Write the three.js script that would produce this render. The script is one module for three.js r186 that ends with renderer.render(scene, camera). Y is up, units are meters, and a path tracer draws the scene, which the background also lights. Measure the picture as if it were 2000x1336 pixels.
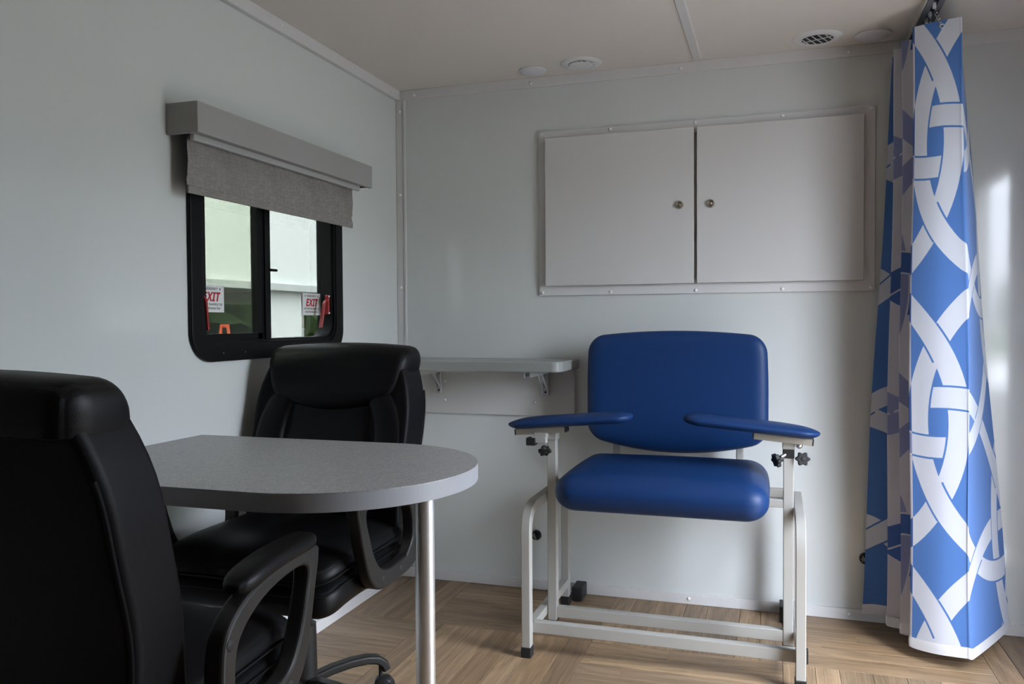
import * as THREE from 'three';
import { mergeGeometries, mergeVertices } from 'three/addons/utils/BufferGeometryUtils.js';
import { RoundedBoxGeometry } from 'three/addons/geometries/RoundedBoxGeometry.js';
import { RectAreaLightUniformsLib } from 'three/addons/lights/RectAreaLightUniformsLib.js';

// ------------------------------------------------------------------ camera, sky, daylight, exposure
const scene = new THREE.Scene();
const camera = new THREE.PerspectiveCamera(45.41, 2000 / 1336, 0.05, 400);
camera.position.set(1.5104, 1.0699, 3.1203);
camera.rotation.set(-0.0251, 0.3127, -0.0065, 'YXZ');

const SKY = 31;                                   // radiance of the overcast sky
scene.background = skyTexture();
scene.backgroundIntensity = SKY;

RectAreaLightUniformsLib.init();
const DOOR = { z0: 0.80, z1: 1.50, y1: 1.74, x: 2.45 };
// the part of the sky that shines in through the upper half of the doorway, set just outside it and leaning inwards
const doorLight = new THREE.RectAreaLight(new THREE.Color(0.88, 0.97, 1.10), 6.0, DOOR.z1 - DOOR.z0 - 0.06, 0.62);
doorLight.name = 'daylight_in_doorway';
doorLight.castShadow = true;
doorLight.position.set(DOOR.x + 0.28, 1.44, (DOOR.z0 + DOOR.z1) / 2);
doorLight.lookAt(DOOR.x + 0.28 - 1, 1.44 - 0.55, (DOOR.z0 + DOOR.z1) / 2);
scene.add(doorLight);

const renderer = new THREE.WebGLRenderer({ antialias: true });
renderer.toneMapping = THREE.LinearToneMapping;
renderer.toneMappingExposure = 1.0;
renderer.shadowMap.enabled = true;

function skyTexture() {                           // overcast: zenith brighter than horizon, the same all round
  const w = 64, h = 64, d = new Float32Array(w * h * 4);
  for (let j = 0; j < h; j++) {
    const el = Math.max(0, Math.sin(((j + 0.5) / h - 0.5) * Math.PI));
    const L = j < h / 2 ? 0.3 : (1 + 2 * el) / 2.2;
    for (let i = 0; i < w; i++) d.set([0.90 * L, 0.98 * L, 1.125 * L, 1], (j * w + i) * 4);
  }
  const t = new THREE.DataTexture(d, w, h, THREE.RGBAFormat, THREE.FloatType);
  t.mapping = THREE.EquirectangularReflectionMapping;
  t.magFilter = THREE.LinearFilter; t.needsUpdate = true;
  return t;
}

// ------------------------------------------------------------------ helpers
const R0 = (seed) => { let s = seed >>> 0; return () => ((s = (Math.imul(s, 1664525) + 1013904223) >>> 0) / 4294967296); };
const V = (x, y, z) => new THREE.Vector3(x, y, z);
const clean = (g) => {                            // the same attributes on every geometry, not indexed
  let o = g.index ? g.toNonIndexed() : g;
  for (const k of Object.keys(o.attributes)) if (!['position', 'normal', 'uv'].includes(k)) o.deleteAttribute(k);
  if (!o.attributes.uv) boxUV(o);
  return o;
};
function boxUV(g) {                               // uv in metres, by the way each face points
  const p = g.attributes.position, n = g.attributes.normal, uv = new Float32Array(p.count * 2);
  for (let i = 0; i < p.count; i++) {
    const ax = Math.abs(n.getX(i)), ay = Math.abs(n.getY(i)), az = Math.abs(n.getZ(i));
    const x = p.getX(i), y = p.getY(i), z = p.getZ(i);
    if (ax >= ay && ax >= az) { uv[2 * i] = z; uv[2 * i + 1] = y; } else if (ay >= az) { uv[2 * i] = x; uv[2 * i + 1] = z; } else { uv[2 * i] = x; uv[2 * i + 1] = y; }
  }
  g.setAttribute('uv', new THREE.BufferAttribute(uv, 2));
  return g;
}
const at = (g, x, y, z, rx = 0, ry = 0, rz = 0) => { g.applyMatrix4(new THREE.Matrix4().compose(V(x, y, z), new THREE.Quaternion().setFromEuler(new THREE.Euler(rx, ry, rz, 'YXZ')), V(1, 1, 1))); return g; };
const box = (x0, x1, y0, y1, z0, z1) => boxUV(at(new THREE.BoxGeometry(x1 - x0, y1 - y0, z1 - z0).toNonIndexed(), (x0 + x1) / 2, (y0 + y1) / 2, (z0 + z1) / 2));
const rbox = (x0, x1, y0, y1, z0, z1, r = 0.002, s = 1) => boxUV(at(new RoundedBoxGeometry(x1 - x0, y1 - y0, z1 - z0, s, Math.min(r, (x1 - x0) / 2.01, (y1 - y0) / 2.01, (z1 - z0) / 2.01)), (x0 + x1) / 2, (y0 + y1) / 2, (z0 + z1) / 2));
const cyl = (r, h, n = 20, r2 = r) => new THREE.CylinderGeometry(r2, r, h, n);
const lathe = (pts, n = 32) => new THREE.LatheGeometry(pts.map(([r, y]) => new THREE.Vector2(r, y)), n);
const join = (...gs) => mergeGeometries(gs.flat().map(clean));
function tube(pts, r, n = 8, seg = 24, closed = false) { return new THREE.TubeGeometry(new THREE.CatmullRomCurve3(pts, closed, 'centripetal'), seg, r, n, closed); }
function rod(a, b, r, n = 10) {
  const d = b.clone().sub(a), g = cyl(r, d.length(), n);
  g.applyQuaternion(new THREE.Quaternion().setFromUnitVectors(V(0, 1, 0), d.clone().normalize()));
  return g.translate((a.x + b.x) / 2, (a.y + b.y) / 2, (a.z + b.z) / 2);
}
// a box with generously rounded edges and enough vertices to be shaped further
function softBox(w, h, d, r, { k = 5, m = [8, 8, 8], shape } = {}) {
  const axis = (L, mid, rr) => { const o = []; for (let i = 0; i < k; i++) o.push(-L / 2 + rr * (1 - Math.cos((i / k) * Math.PI / 2))); for (let i = 0; i <= mid; i++) o.push(-L / 2 + rr + (L - 2 * rr) * i / mid); for (let i = k - 1; i >= 0; i--) o.push(L / 2 - rr * (1 - Math.cos((i / k) * Math.PI / 2))); return o; };
  const dims = [w, h, d], rs = Array.isArray(r) ? r : [r, r, r], ax = dims.map((L, i) => axis(L, m[i], Math.min(rs[i], L / 2 - 1e-4)));
  let g = new THREE.BoxGeometry(1, 1, 1, ax[0].length - 1, ax[1].length - 1, ax[2].length - 1);
  g.deleteAttribute('uv'); g.deleteAttribute('normal');
  const p = g.attributes.position, q = [0, 0, 0], c = [0, 0, 0];
  for (let i = 0; i < p.count; i++) {
    let s = 0;
    for (let a = 0; a < 3; a++) {
      const n = ax[a].length - 1, v = ax[a][Math.round((p.getComponent(i, a) + 0.5) * n)], rr = Math.min(rs[a], dims[a] / 2 - 1e-4);
      c[a] = Math.max(-dims[a] / 2 + rr, Math.min(dims[a] / 2 - rr, v));
      q[a] = (v - c[a]) / rr; s += q[a] * q[a];
    }
    s = s > 0 ? 1 / Math.sqrt(s) : 0;
    for (let a = 0; a < 3; a++) p.setComponent(i, a, c[a] + q[a] * s * Math.min(rs[a], dims[a] / 2 - 1e-4));
  }
  g = mergeVertices(g, 1e-6);
  const pp = g.attributes.position, v = V(0, 0, 0);
  if (shape) for (let i = 0; i < pp.count; i++) { v.fromBufferAttribute(pp, i); shape(v); pp.setXYZ(i, v.x, v.y, v.z); }
  g.computeVertexNormals();
  return boxUV(g);
}
// a rounded square section swept along points in a plane whose normal is B
function sweep(pts, B, w, h, r = 0.004, closedEnds = true) {
  const sec = [], k = 3;
  for (const [sx, sy, a0] of [[1, 1, 0], [-1, 1, 1], [-1, -1, 2], [1, -1, 3]]) for (let i = 0; i <= k; i++) { const a = (a0 + i / k) * Math.PI / 2; sec.push([sx * (w / 2 - r) + r * Math.cos(a), sy * (h / 2 - r) + r * Math.sin(a)]); }
  const n = sec.length, pos = [], nor = [], idx = [];
  const ang = []; for (let a0 = 0; a0 < 4; a0++) for (let i = 0; i <= k; i++) ang.push((a0 + i / k) * Math.PI / 2);
  const ring = (i) => {
    const P = pts[i], T = pts[Math.min(i + 1, pts.length - 1)].clone().sub(pts[Math.max(i - 1, 0)]).normalize(), N = T.clone().cross(B).normalize();
    return { T, v: sec.map(([a, b]) => V(P.x + B.x * a + N.x * b, P.y + B.y * a + N.y * b, P.z + B.z * a + N.z * b)), nn: ang.map((t) => B.clone().multiplyScalar(Math.cos(t)).addScaledVector(N, Math.sin(t))) };
  };
  pts.forEach((_, i) => { const r = ring(i); r.v.forEach((q, j) => { pos.push(q.x, q.y, q.z); nor.push(r.nn[j].x, r.nn[j].y, r.nn[j].z); }); });
  for (let i = 0; i + 1 < pts.length; i++) for (let j = 0; j < n; j++) { const a = i * n + j, b = i * n + (j + 1) % n; idx.push(a, b, a + n, b, b + n, a + n); }
  if (closedEnds) for (const [i, sg] of [[0, -1], [pts.length - 1, 1]]) { const r = ring(i), o = pos.length / 3; r.v.forEach((q) => { pos.push(q.x, q.y, q.z); nor.push(r.T.x * sg, r.T.y * sg, r.T.z * sg); }); for (let j = 1; j + 1 < n; j++) sg < 0 ? idx.push(o, o + j + 1, o + j) : idx.push(o, o + j, o + j + 1); }
  const g = new THREE.BufferGeometry(); g.setAttribute('position', new THREE.Float32BufferAttribute(pos, 3)); g.setAttribute('normal', new THREE.Float32BufferAttribute(nor, 3)); g.setIndex(idx);
  return boxUV(g.toNonIndexed());
}
function bend(corners, rad, k = 7) {              // a polyline with rounded corners
  const o = [corners[0]];
  for (let i = 1; i + 1 < corners.length; i++) {
    const [a, b, c] = [corners[i - 1], corners[i], corners[i + 1]], u = a.clone().sub(b).normalize(), v = c.clone().sub(b).normalize();
    const A = b.clone().addScaledVector(u, rad), D = b.clone().addScaledVector(v, rad);
    for (let j = 0; j <= k; j++) { const t = j / k; o.push(A.clone().multiplyScalar((1 - t) ** 2).addScaledVector(b, 2 * t * (1 - t)).addScaledVector(D, t * t)); }
  }
  o.push(corners[corners.length - 1]);
  return o;
}
function roundedRect(x0, x1, y0, y1, r, cls = THREE.Shape) {
  const s = new cls();
  s.moveTo(x0 + r, y0); s.lineTo(x1 - r, y0); s.absarc(x1 - r, y0 + r, r, -Math.PI / 2, 0); s.lineTo(x1, y1 - r); s.absarc(x1 - r, y1 - r, r, 0, Math.PI / 2);
  s.lineTo(x0 + r, y1); s.absarc(x0 + r, y1 - r, r, Math.PI / 2, Math.PI); s.lineTo(x0, y0 + r); s.absarc(x0 + r, y0 + r, r, Math.PI, 1.5 * Math.PI);
  return s;
}
const extrude = (shape, depth, bevel = 0, opt = {}) => new THREE.ExtrudeGeometry(shape, { depth: depth - 2 * bevel, bevelEnabled: bevel > 0, bevelSize: bevel, bevelThickness: bevel, bevelOffset: -bevel, bevelSegments: 2, curveSegments: 10, ...opt }).translate(0, 0, bevel);

const taken = {};
const numbered = (n) => { const k = (taken[n] = (taken[n] ?? -1) + 1); return k ? `${n}_${String(k).padStart(3, '0')}` : n; };
function mesh(name, g, m, parent) {
  const o = new THREE.Mesh(Array.isArray(g) ? join(g) : g, m);
  o.castShadow = o.receiveShadow = true;
  o.name = parent ? name : numbered(name);
  (parent ?? scene).add(o);
  return o;
}
function tag(o, label, category, group) { Object.assign(o.userData, { label, category }); if (group) o.userData.group = group; return o; }
function thing(name, label, category, p = [0, 0, 0], turn = 0, group) {
  const o = new THREE.Group(); o.name = numbered(name); o.position.set(...p); o.rotation.y = turn; scene.add(o);
  return tag(o, label, category, group);
}
function structure(name, g, m, label, category) {
  const o = g ? mesh(name, g, m) : new THREE.Group();
  if (!g) { o.name = numbered(name); scene.add(o); }
  Object.assign(o.userData, { kind: 'structure', label, category });
  return o;
}

// ------------------------------------------------------------------ textures
function noise2(seed, period) {                   // tiling value noise
  const r = R0(seed), n = period, t = new Float32Array(n * n); for (let i = 0; i < n * n; i++) t[i] = r();
  const s = (x) => x * x * (3 - 2 * x);
  return (x, y) => { const xi = Math.floor(x), yi = Math.floor(y), fx = s(x - xi), fy = s(y - yi), g = (a, b) => t[((b % n + n) % n) * n + (a % n + n) % n]; return (g(xi, yi) * (1 - fx) + g(xi + 1, yi) * fx) * (1 - fy) + (g(xi, yi + 1) * (1 - fx) + g(xi + 1, yi + 1) * fx) * fy; };
}
function dataTex(w, h, f, { srgb = false, repeat = [1, 1] } = {}) {
  const d = new Uint8Array(w * h * 4);
  for (let j = 0; j < h; j++) for (let i = 0; i < w; i++) { const c = f(i / w, j / h), o = (j * w + i) * 4; for (let k = 0; k < 3; k++) d[o + k] = Math.max(0, Math.min(255, Math.round((Array.isArray(c) ? c[k] : c) * 255))); d[o + 3] = 255; }
  const t = new THREE.DataTexture(d, w, h, THREE.RGBAFormat);
  t.wrapS = t.wrapT = THREE.RepeatWrapping; t.magFilter = THREE.LinearFilter; t.minFilter = THREE.LinearMipmapLinearFilter;
  if (srgb) t.colorSpace = THREE.SRGBColorSpace;
  t.repeat.set(...repeat); t.needsUpdate = true;
  return t;
}
const nA = noise2(11, 64), nB = noise2(23, 64), nC = noise2(37, 256);
// oak: fine streaks along the board (v) and flowing figure
const woodF = (u, v) => {
  const warp = (nA(u * 8, v * 8) - 0.5) * 2.2 + (nB(u * 4, v * 4) - 0.5) * 3.5;
  const rings = 0.5 + 0.5 * Math.sin((u * 34 + warp * 1.5) * 2);
  const fine = nC(u * 256, v * 16), pores = nC(u * 256 + 31, v * 32) > 0.83 ? 1 : 0, broad = nB(u * 16, v * 4);
  return { t: 0.55 * fine + 0.25 * rings + 0.35 * broad - 0.3, pores };
};
const woodTex = dataTex(512, 1024, (u, v) => { const { t, pores } = woodF(u, v), k = 0.80 + 0.36 * t - 0.11 * pores; return [k * 1.0, k * (0.985 + 0.02 * t), k * (0.96 + 0.05 * t)]; }, { srgb: true, repeat: [1 / 0.42, 1 / 1.3] });
const woodBump = dataTex(512, 1024, (u, v) => { const { t, pores } = woodF(u, v); return 0.6 + 0.3 * t - 0.4 * pores; }, { repeat: [1 / 0.42, 1 / 1.3] });
const rippleTex = dataTex(256, 256, (u, v) => 0.5 * nA(u * 32, v * 32) + 0.35 * nB(u * 16, v * 16) + 0.15 * nC(u * 64, v * 64), { repeat: [1 / 0.35, 1 / 0.35] });
const speckTex = dataTex(512, 512, (u, v) => { const s = nC(u * 256, v * 256), c = nB(u * 32, v * 32); const k = 0.66 + 0.30 * (s - 0.5) + 0.05 * (c - 0.5); return [k, k * 0.995, k * 0.985]; }, { srgb: true, repeat: [1 / 0.3, 1 / 0.3] });
const linenTex = dataTex(512, 512, (u, v) => { const a = nC(u * 256, v * 16), b = nC(u * 16 + 90, v * 256), s = nB(u * 8, v * 8); const k = 0.66 + 0.13 * (a - 0.5) + 0.15 * (b - 0.5) + 0.04 * (s - 0.5); return [k, k * 0.985, k * 0.975]; }, { srgb: true, repeat: [1 / 0.22, 1 / 0.22] });
const leatherTex = dataTex(256, 256, (u, v) => { const a = nC(u * 128, v * 128), b = nA(u * 64, v * 64); return 0.5 * a + 0.5 * Math.abs(b - 0.5) * 2; }, { repeat: [1 / 0.08, 1 / 0.08] });
const grainTex = dataTex(256, 256, (u, v) => nC(u * 256, v * 256), { repeat: [1 / 0.1, 1 / 0.1] });

// ------------------------------------------------------------------ materials
const lin = (r, g, b) => new THREE.Color().setRGB(r, g, b);
const std = (c, roughness, o = {}) => new THREE.MeshPhysicalMaterial({ color: c, roughness, ...o });
const M = {
  wall: std(lin(0.63, 0.648, 0.633), 0.075, { bumpMap: rippleTex, bumpScale: 0.00003 }),
  ceiling: std(lin(0.73, 0.68, 0.63), 0.7, { bumpMap: grainTex, bumpScale: 0.0002 }),
  trim: std(lin(0.66, 0.645, 0.64), 0.38),
  cap: std(lin(0.80, 0.79, 0.78), 0.3),
  subfloor: std(lin(0.05, 0.035, 0.025), 0.9),
  oak: [[0.338, 0.225, 0.132], [0.415, 0.28, 0.167], [0.270, 0.179, 0.106], [0.37, 0.241, 0.137], [0.30, 0.207, 0.128]].map((c) => std(lin(...c), 0.42, { map: woodTex, bumpMap: woodBump, bumpScale: 0.00012 })),
  door: std(lin(0.605, 0.592, 0.58), 0.42, { bumpMap: grainTex, bumpScale: 0.00008 }),
  nickel: std(lin(0.42, 0.38, 0.31), 0.3, { metalness: 1 }),
  steel: std(lin(0.62, 0.62, 0.61), 0.28, { metalness: 1 }),
  satin: std(lin(0.82, 0.82, 0.83), 0.40, { metalness: 1 }),
  champagne: std(lin(0.44, 0.40, 0.34), 0.35, { metalness: 0.4 }),
  chairPaint: std(lin(0.38, 0.368, 0.335), 0.42),
  blue: std(lin(0.0055, 0.031, 0.118), 0.46, { specularIntensity: 0.6, bumpMap: leatherTex, bumpScale: 0.00006 }),
  leather: std(lin(0.0045, 0.0045, 0.005), 0.42, { specularIntensity: 0.30, bumpMap: leatherTex, bumpScale: 0.00015 }),
  leatherBack: std(lin(0.004, 0.004, 0.005), 0.5, { specularIntensity: 0.25, bumpMap: leatherTex, bumpScale: 0.00012 }),
  plastic: std(lin(0.014, 0.013, 0.012), 0.45, { specularIntensity: 0.7, bumpMap: grainTex, bumpScale: 0.0001 }),
  rubber: std(lin(0.010, 0.010, 0.011), 0.6),
  frameBlack: std(lin(0.003, 0.0032, 0.0035), 0.5, { specularIntensity: 0.35 }),
  laminate: std(lin(0.86, 0.86, 0.87), 0.40, { map: speckTex }),
  edgeBand: std(lin(0.31, 0.315, 0.335), 0.42),
  valance: std(lin(0.33, 0.322, 0.312), 0.5),
  fascia: std(lin(0.40, 0.395, 0.385), 0.45),
  rawWood: std(lin(0.28, 0.12, 0.06), 0.7),
  linen: std(lin(0.60, 0.575, 0.555), 0.9, { map: linenTex, bumpMap: linenTex, bumpScale: 0.0003 }),
  glass: std(lin(0.280, 0.284, 0.264), 0.0, { transmission: 1, thickness: 0, ior: 1.5 }),
  screen: std(lin(0.80, 0.84, 0.72), 0.0, { transmission: 1, thickness: 0, specularIntensity: 0 }),
  shelf: std(lin(0.29, 0.295, 0.285), 0.25),
  bracket: std(lin(0.62, 0.63, 0.64), 0.4),
  whitePlastic: std(lin(0.72, 0.72, 0.72), 0.4),
  lens: std(lin(0.66, 0.66, 0.71), 0.35),
  dark: std(lin(0.015, 0.015, 0.016), 0.7),
  red: std(lin(0.30, 0.010, 0.012), 0.25),
  trackGrey: std(lin(0.13, 0.14, 0.16), 0.5),
  trackCream: std(lin(0.55, 0.52, 0.46), 0.5),
};

// ------------------------------------------------------------------ room shell
const H = 2.03, XR = DOOR.x, ZF = 5.6, TH = 0.06;
structure('wall_back', box(-TH, XR + TH, -0.02, H + TH, -TH, 0), M.wall, 'glossy white fibreglass wall carrying the cupboard and shelf', 'wall');
structure('wall_front', box(-TH, XR + TH, -0.02, H + TH, ZF, ZF + TH), M.wall, 'plain glossy white end wall facing the cupboard wall', 'wall');
const WIN = { z0: 0.505, z1: 1.265, y0: 0.99, y1: 1.50 };
structure('wall_left', [box(-TH, 0, -0.02, H + TH, 0, WIN.z0), box(-TH, 0, -0.02, H + TH, WIN.z1, ZF), box(-TH, 0, -0.02, WIN.y0, WIN.z0, WIN.z1), box(-TH, 0, WIN.y1, H + TH, WIN.z0, WIN.z1)], M.wall, 'glossy white side wall with the black framed window', 'wall');
structure('wall_right', [box(XR, XR + TH, -0.02, H + TH, 0, DOOR.z0), box(XR, XR + TH, -0.02, H + TH, DOOR.z1, ZF), box(XR, XR + TH, DOOR.y1, H + TH, DOOR.z0, DOOR.z1)], M.wall, 'glossy white side wall with the open entrance doorway', 'wall');
const ceiling = structure('ceiling', box(0, XR, H, H + TH, 0, ZF), M.ceiling, 'low warm white ceiling with a thin seam strip', 'ceiling');
mesh('seam_strip', at(extrude(roundedRect(-0.016, 0.016, -0.005, 0.005, 0.004), 5.5), 1.233, H, 0.04), M.trim, ceiling);

// floor: square fields of boards laid by turns along and across
const floor = structure('floor', box(0, XR, -0.06, -0.0035, 0, ZF), M.subfloor, 'oak look plank floor in alternating square fields', 'floor');
{
  const rnd = R0(77), S = 0.6055, X0 = 0.320 - S, Z0 = 0.465 - S, gap = 0.0006;
  const known = { '1,0': [0.077, 0.082, 0.108, 0.078, 0.116, 0.073, 0.0715], '1,1': [0.071, 0.117, 0.078, 0.085, 0.092, 0.083, 0.0795] };
  const plank = (x0, x1, z0, z1, alongX) => {
    x0 = Math.max(x0, 0.001); x1 = Math.min(x1, XR - 0.001); z0 = Math.max(z0, 0.001); z1 = Math.min(z1, ZF - 0.001);
    if (x1 - x0 < 0.006 || z1 - z0 < 0.006) return;
    const g = rbox(x0 + gap, x1 - gap, -0.0035, 0, z0 + gap, z1 - gap, 0.0008), p = g.attributes.position, uv = g.attributes.uv, ou = rnd(), ov = rnd();
    for (let i = 0; i < p.count; i++) alongX ? uv.setXY(i, p.getZ(i) + ou, p.getX(i) + ov) : uv.setXY(i, p.getX(i) + ou, p.getZ(i) + ov);
    mesh('plank', g, M.oak[Math.floor(rnd() * 5)], floor);
  };
  for (let i = 0; i * S + X0 < XR; i++) for (let j = 0; j * S + Z0 < ZF; j++) {
    const alongX = (i + j) % 2 === 1, bx = X0 + i * S, bz = Z0 + j * S;
    let ws = known[`${i},${j}`];
    if (i === 2 && j === 0) ws = known['1,0'];
    if (!ws) { ws = []; for (let k = 0; k < 7; k++) ws.push(0.07 + rnd() * 0.045); }
    const sum = ws.reduce((a, b) => a + b); let o = 0;
    for (const w0 of ws) { const w = w0 * S / sum; alongX ? plank(bx, bx + S, bz + o, bz + o + w, true) : plank(bx + o, bx + o + w, bz, bz + S, false); o += w; }
  }
}
// trims with domed screw caps
const capGeo = lathe([[0.0001, 0.0058], [0.003, 0.0054], [0.0055, 0.0036], [0.0066, 0.0008], [0.0068, 0]], 16);
function caps(parent, list, dir) { for (const [x, y, z] of list) { const g = capGeo.clone(); if (dir === 'z') g.rotateX(Math.PI / 2); else if (dir === 'x') g.rotateZ(-Math.PI / 2); mesh('screw_cap', g.translate(x, y, z), M.cap, parent); } }
const every = (a, b, step) => { const o = []; for (let v = a; v < b; v += step) o.push(v); return o; };
{
  let t = structure('trim_1', rbox(0.0, XR, H - 0.040, H, 0, 0.006, 0.0015), M.trim, 'pale strip along the top of the cupboard wall', 'trim');
  caps(t, [0.085, 0.588, 1.172, 1.752, 2.3].map((x) => [x, H - 0.022, 0.006]), 'z');
  t = structure('trim_2', rbox(0, 0.0196, H - 0.040, H, 0.007, 2.6, 0.0015), M.trim, 'raised strip along the top of the window wall', 'trim');
  mesh('strip_length', rbox(0, 0.0196, H - 0.040, H, 2.6015, ZF, 0.0015), M.trim, t);
  caps(t, [0.075, 0.41, 0.86, 1.3, 1.75, 2.2].map((z) => [0.0196, H - 0.019, z]), 'x');
  t = structure('trim_3', [rbox(0.001, 0.036, 0.041, H - 0.041, 0, 0.005, 0.0015), rbox(0.034, 0.044, 0.041, H - 0.041, 0, 0.009, 0.002)], M.trim, 'upright corner strip beside the window wall', 'trim');
  caps(t, [1.945, 1.60, 1.215, 0.83, 0.45].map((y) => [0.017, y, 0.005]), 'z');
  t = structure('baseboard_back', rbox(0.008, XR, 0, 0.040, 0, 0.010, 0.002), M.trim, 'low pale skirting under the cupboard wall', 'baseboard');
  caps(t, [0.13, 0.69, 1.198, 1.757, 2.32].map((x) => [x, 0.021, 0.010]), 'z');
  t = structure('baseboard_left', rbox(0, 0.010, 0, 0.040, 0, ZF, 0.002), M.trim, 'low pale skirting under the window wall', 'baseboard');
  caps(t, every(0.3, 5.4, 0.5).map((z) => [0.010, 0.021, z]), 'x');
  t = structure('baseboard_right', [rbox(XR - 0.010, XR, 0, 0.040, 0, DOOR.z0 - 0.05, 0.002), rbox(XR - 0.010, XR, 0, 0.040, DOOR.z1 + 0.05, ZF, 0.002)], M.trim, 'low pale skirting either side of the doorway', 'baseboard');
}
{ // doorway: aluminium frame and threshold
  const { z0, z1, y1 } = DOOR, d = structure('door_1', null, null, 'open entrance doorway with pale metal frame', 'doorway');
  mesh('jamb', rbox(XR - 0.006, XR + TH + 0.01, 0, y1, z0 - 0.03, z0 + 0.02, 0.003), M.trim, d);
  mesh('jamb', rbox(XR - 0.006, XR + TH + 0.01, 0, y1, z1 - 0.02, z1 + 0.03, 0.003), M.trim, d);
  mesh('head', rbox(XR - 0.006, XR + TH + 0.01, y1 - 0.02, y1 + 0.03, z0 - 0.03, z1 + 0.03, 0.003), M.trim, d);
  mesh('threshold', rbox(XR - 0.004, XR + TH + 0.02, -0.03, 0.006, z0 - 0.02, z1 + 0.02, 0.003), M.steel, d);
}

// ------------------------------------------------------------------ window_1 in the left wall
{
  const w = structure('window_1', null, null, 'black framed sliding emergency window with rounded corners', 'window');
  const ring = (o, i, d, x, bev) => { const s = roundedRect(...o); s.holes.push(roundedRect(...i, THREE.Path)); return extrude(s, d, bev).rotateY(-Math.PI / 2).translate(x, 0, 0); };
  // outlines are drawn with the first axis along z
  mesh('frame', [ring([0.480, 1.290, 0.962, 1.53, 0.085], [0.528, 1.242, 1.008, 1.485, 0.055], 0.014, 0.014, 0.003),
    ring([0.520, 1.250, 1.000, 1.49, 0.06], [0.536, 1.234, 1.016, 1.478, 0.048], 0.012, 0.010, 0.002),
    ring([0.500, 1.270, 0.985, 1.505, 0.07], [0.545, 1.226, 1.022, 1.47, 0.042], 0.058, 0.002, 0.002)], M.frameBlack, w);
  const sash = mesh('sliding_sash', [box(-0.026, -0.002, 1.015, 1.475, 0.905, 0.972), box(-0.026, -0.002, 1.015, 1.040, 0.95, 1.235), box(-0.026, -0.002, 1.015, 1.475, 1.212, 1.235), box(-0.018, 0.003, 1.015, 1.475, 0.918, 0.94)], M.frameBlack, w);
  mesh('latch', at(rbox(-0.006, 0.006, -0.004, 0.004, -0.018, 0.018, 0.003), 0.006, 1.236, 0.902), M.frameBlack, sash);
  mesh('glass_pane', box(-0.0165, -0.0125, 1.030, 1.485, 0.955, 1.228), M.glass, sash);
  mesh('glass_pane', box(-0.0445, -0.0405, 1.010, 1.485, 0.535, 0.945), M.glass, w);
  mesh('insect_screen', new THREE.PlaneGeometry(0.29, 0.46).rotateY(Math.PI / 2).translate(-0.030, 1.25, 1.085), M.screen, w);
  mesh('mullion', box(-0.05, -0.03, 1.015, 1.475, 0.868, 0.935), M.frameBlack, w);
  for (const z of [0.60, 0.72, 0.84, 0.96, 1.06, 1.16]) mesh('frame_screw', at(lathe([[0.0001, 0.0022], [0.0028, 0.0016], [0.004, 0]], 12).rotateZ(-Math.PI / 2), 0.0135, 0.985, z), M.rubber, w);
  const st = document.createElement('canvas'); st.width = 384; st.height = 256;
  const c = st.getContext('2d');
  c.fillStyle = '#d9dad8'; c.fillRect(0, 0, 384, 256);
  c.textAlign = 'center'; c.fillStyle = '#111'; c.font = 'bold 34px sans-serif'; c.fillText('EMERGENCY', 192, 44); for (const sx of [58, 326]) { c.beginPath(); for (let i = 0; i < 10; i++) { const a = -Math.PI / 2 + i * Math.PI / 5, r = i % 2 ? 6 : 15; c.lineTo(sx + r * Math.cos(a), 33 + r * Math.sin(a)); } c.closePath(); c.fill(); }
  c.fillStyle = '#a01622'; c.font = 'italic bold 118px sans-serif'; c.fillText('EXIT', 188, 150); c.strokeStyle = '#a01622'; c.lineWidth = 4; c.strokeText('EXIT', 188, 150);
  c.fillStyle = '#111'; c.font = 'bold 32px sans-serif'; c.fillText('Pull Red Handle(s) Up', 192, 190); c.fillText('Push Window Out', 192, 228);
  const tx = new THREE.CanvasTexture(st); tx.colorSpace = THREE.SRGBColorSpace;
  const paper = std(lin(1, 1, 1), 0.5, { map: tx });
  const sticker = (x, z0, z1, y0, y1, parent) => { const g = new THREE.PlaneGeometry(z1 - z0, y1 - y0).rotateY(Math.PI / 2).translate(x, (y0 + y1) / 2, (z0 + z1) / 2), o = mesh('exit_sticker', g, paper, parent); o.userData.label = 'white and red emergency exit sticker'; };
  sticker(-0.0398, 0.549, 0.664, 1.0965, 1.173, w);
  sticker(-0.0118, 1.1215, 1.2365, 1.1015, 1.178, sash);
  const handle = (z, s) => {
    const h = mesh('release_handle', [rbox(-0.012, 0.004, 1.098, 1.168, z - 0.005, z + 0.005, 0.003), sweep(bend([V(-0.003, 1.150, z + 0.006 * s), V(0.0, 1.140, z + 0.026 * s), V(-0.004, 1.088, z + 0.036 * s), V(-0.006, 1.052, z + 0.042 * s)], 0.010, 4), V(1, 0, 0), 0.014, 0.008, 0.003)], M.red, w);
    h.userData.label = 'red release handle';
    for (const y of [1.104, 1.163]) mesh('handle_screw', at(lathe([[0.0001, 0.003], [0.003, 0.002], [0.0042, 0]], 12).rotateZ(-Math.PI / 2), 0.004, y, z), M.steel, h);
  };
  handle(0.562, 1); handle(1.246, -1);
}

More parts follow.
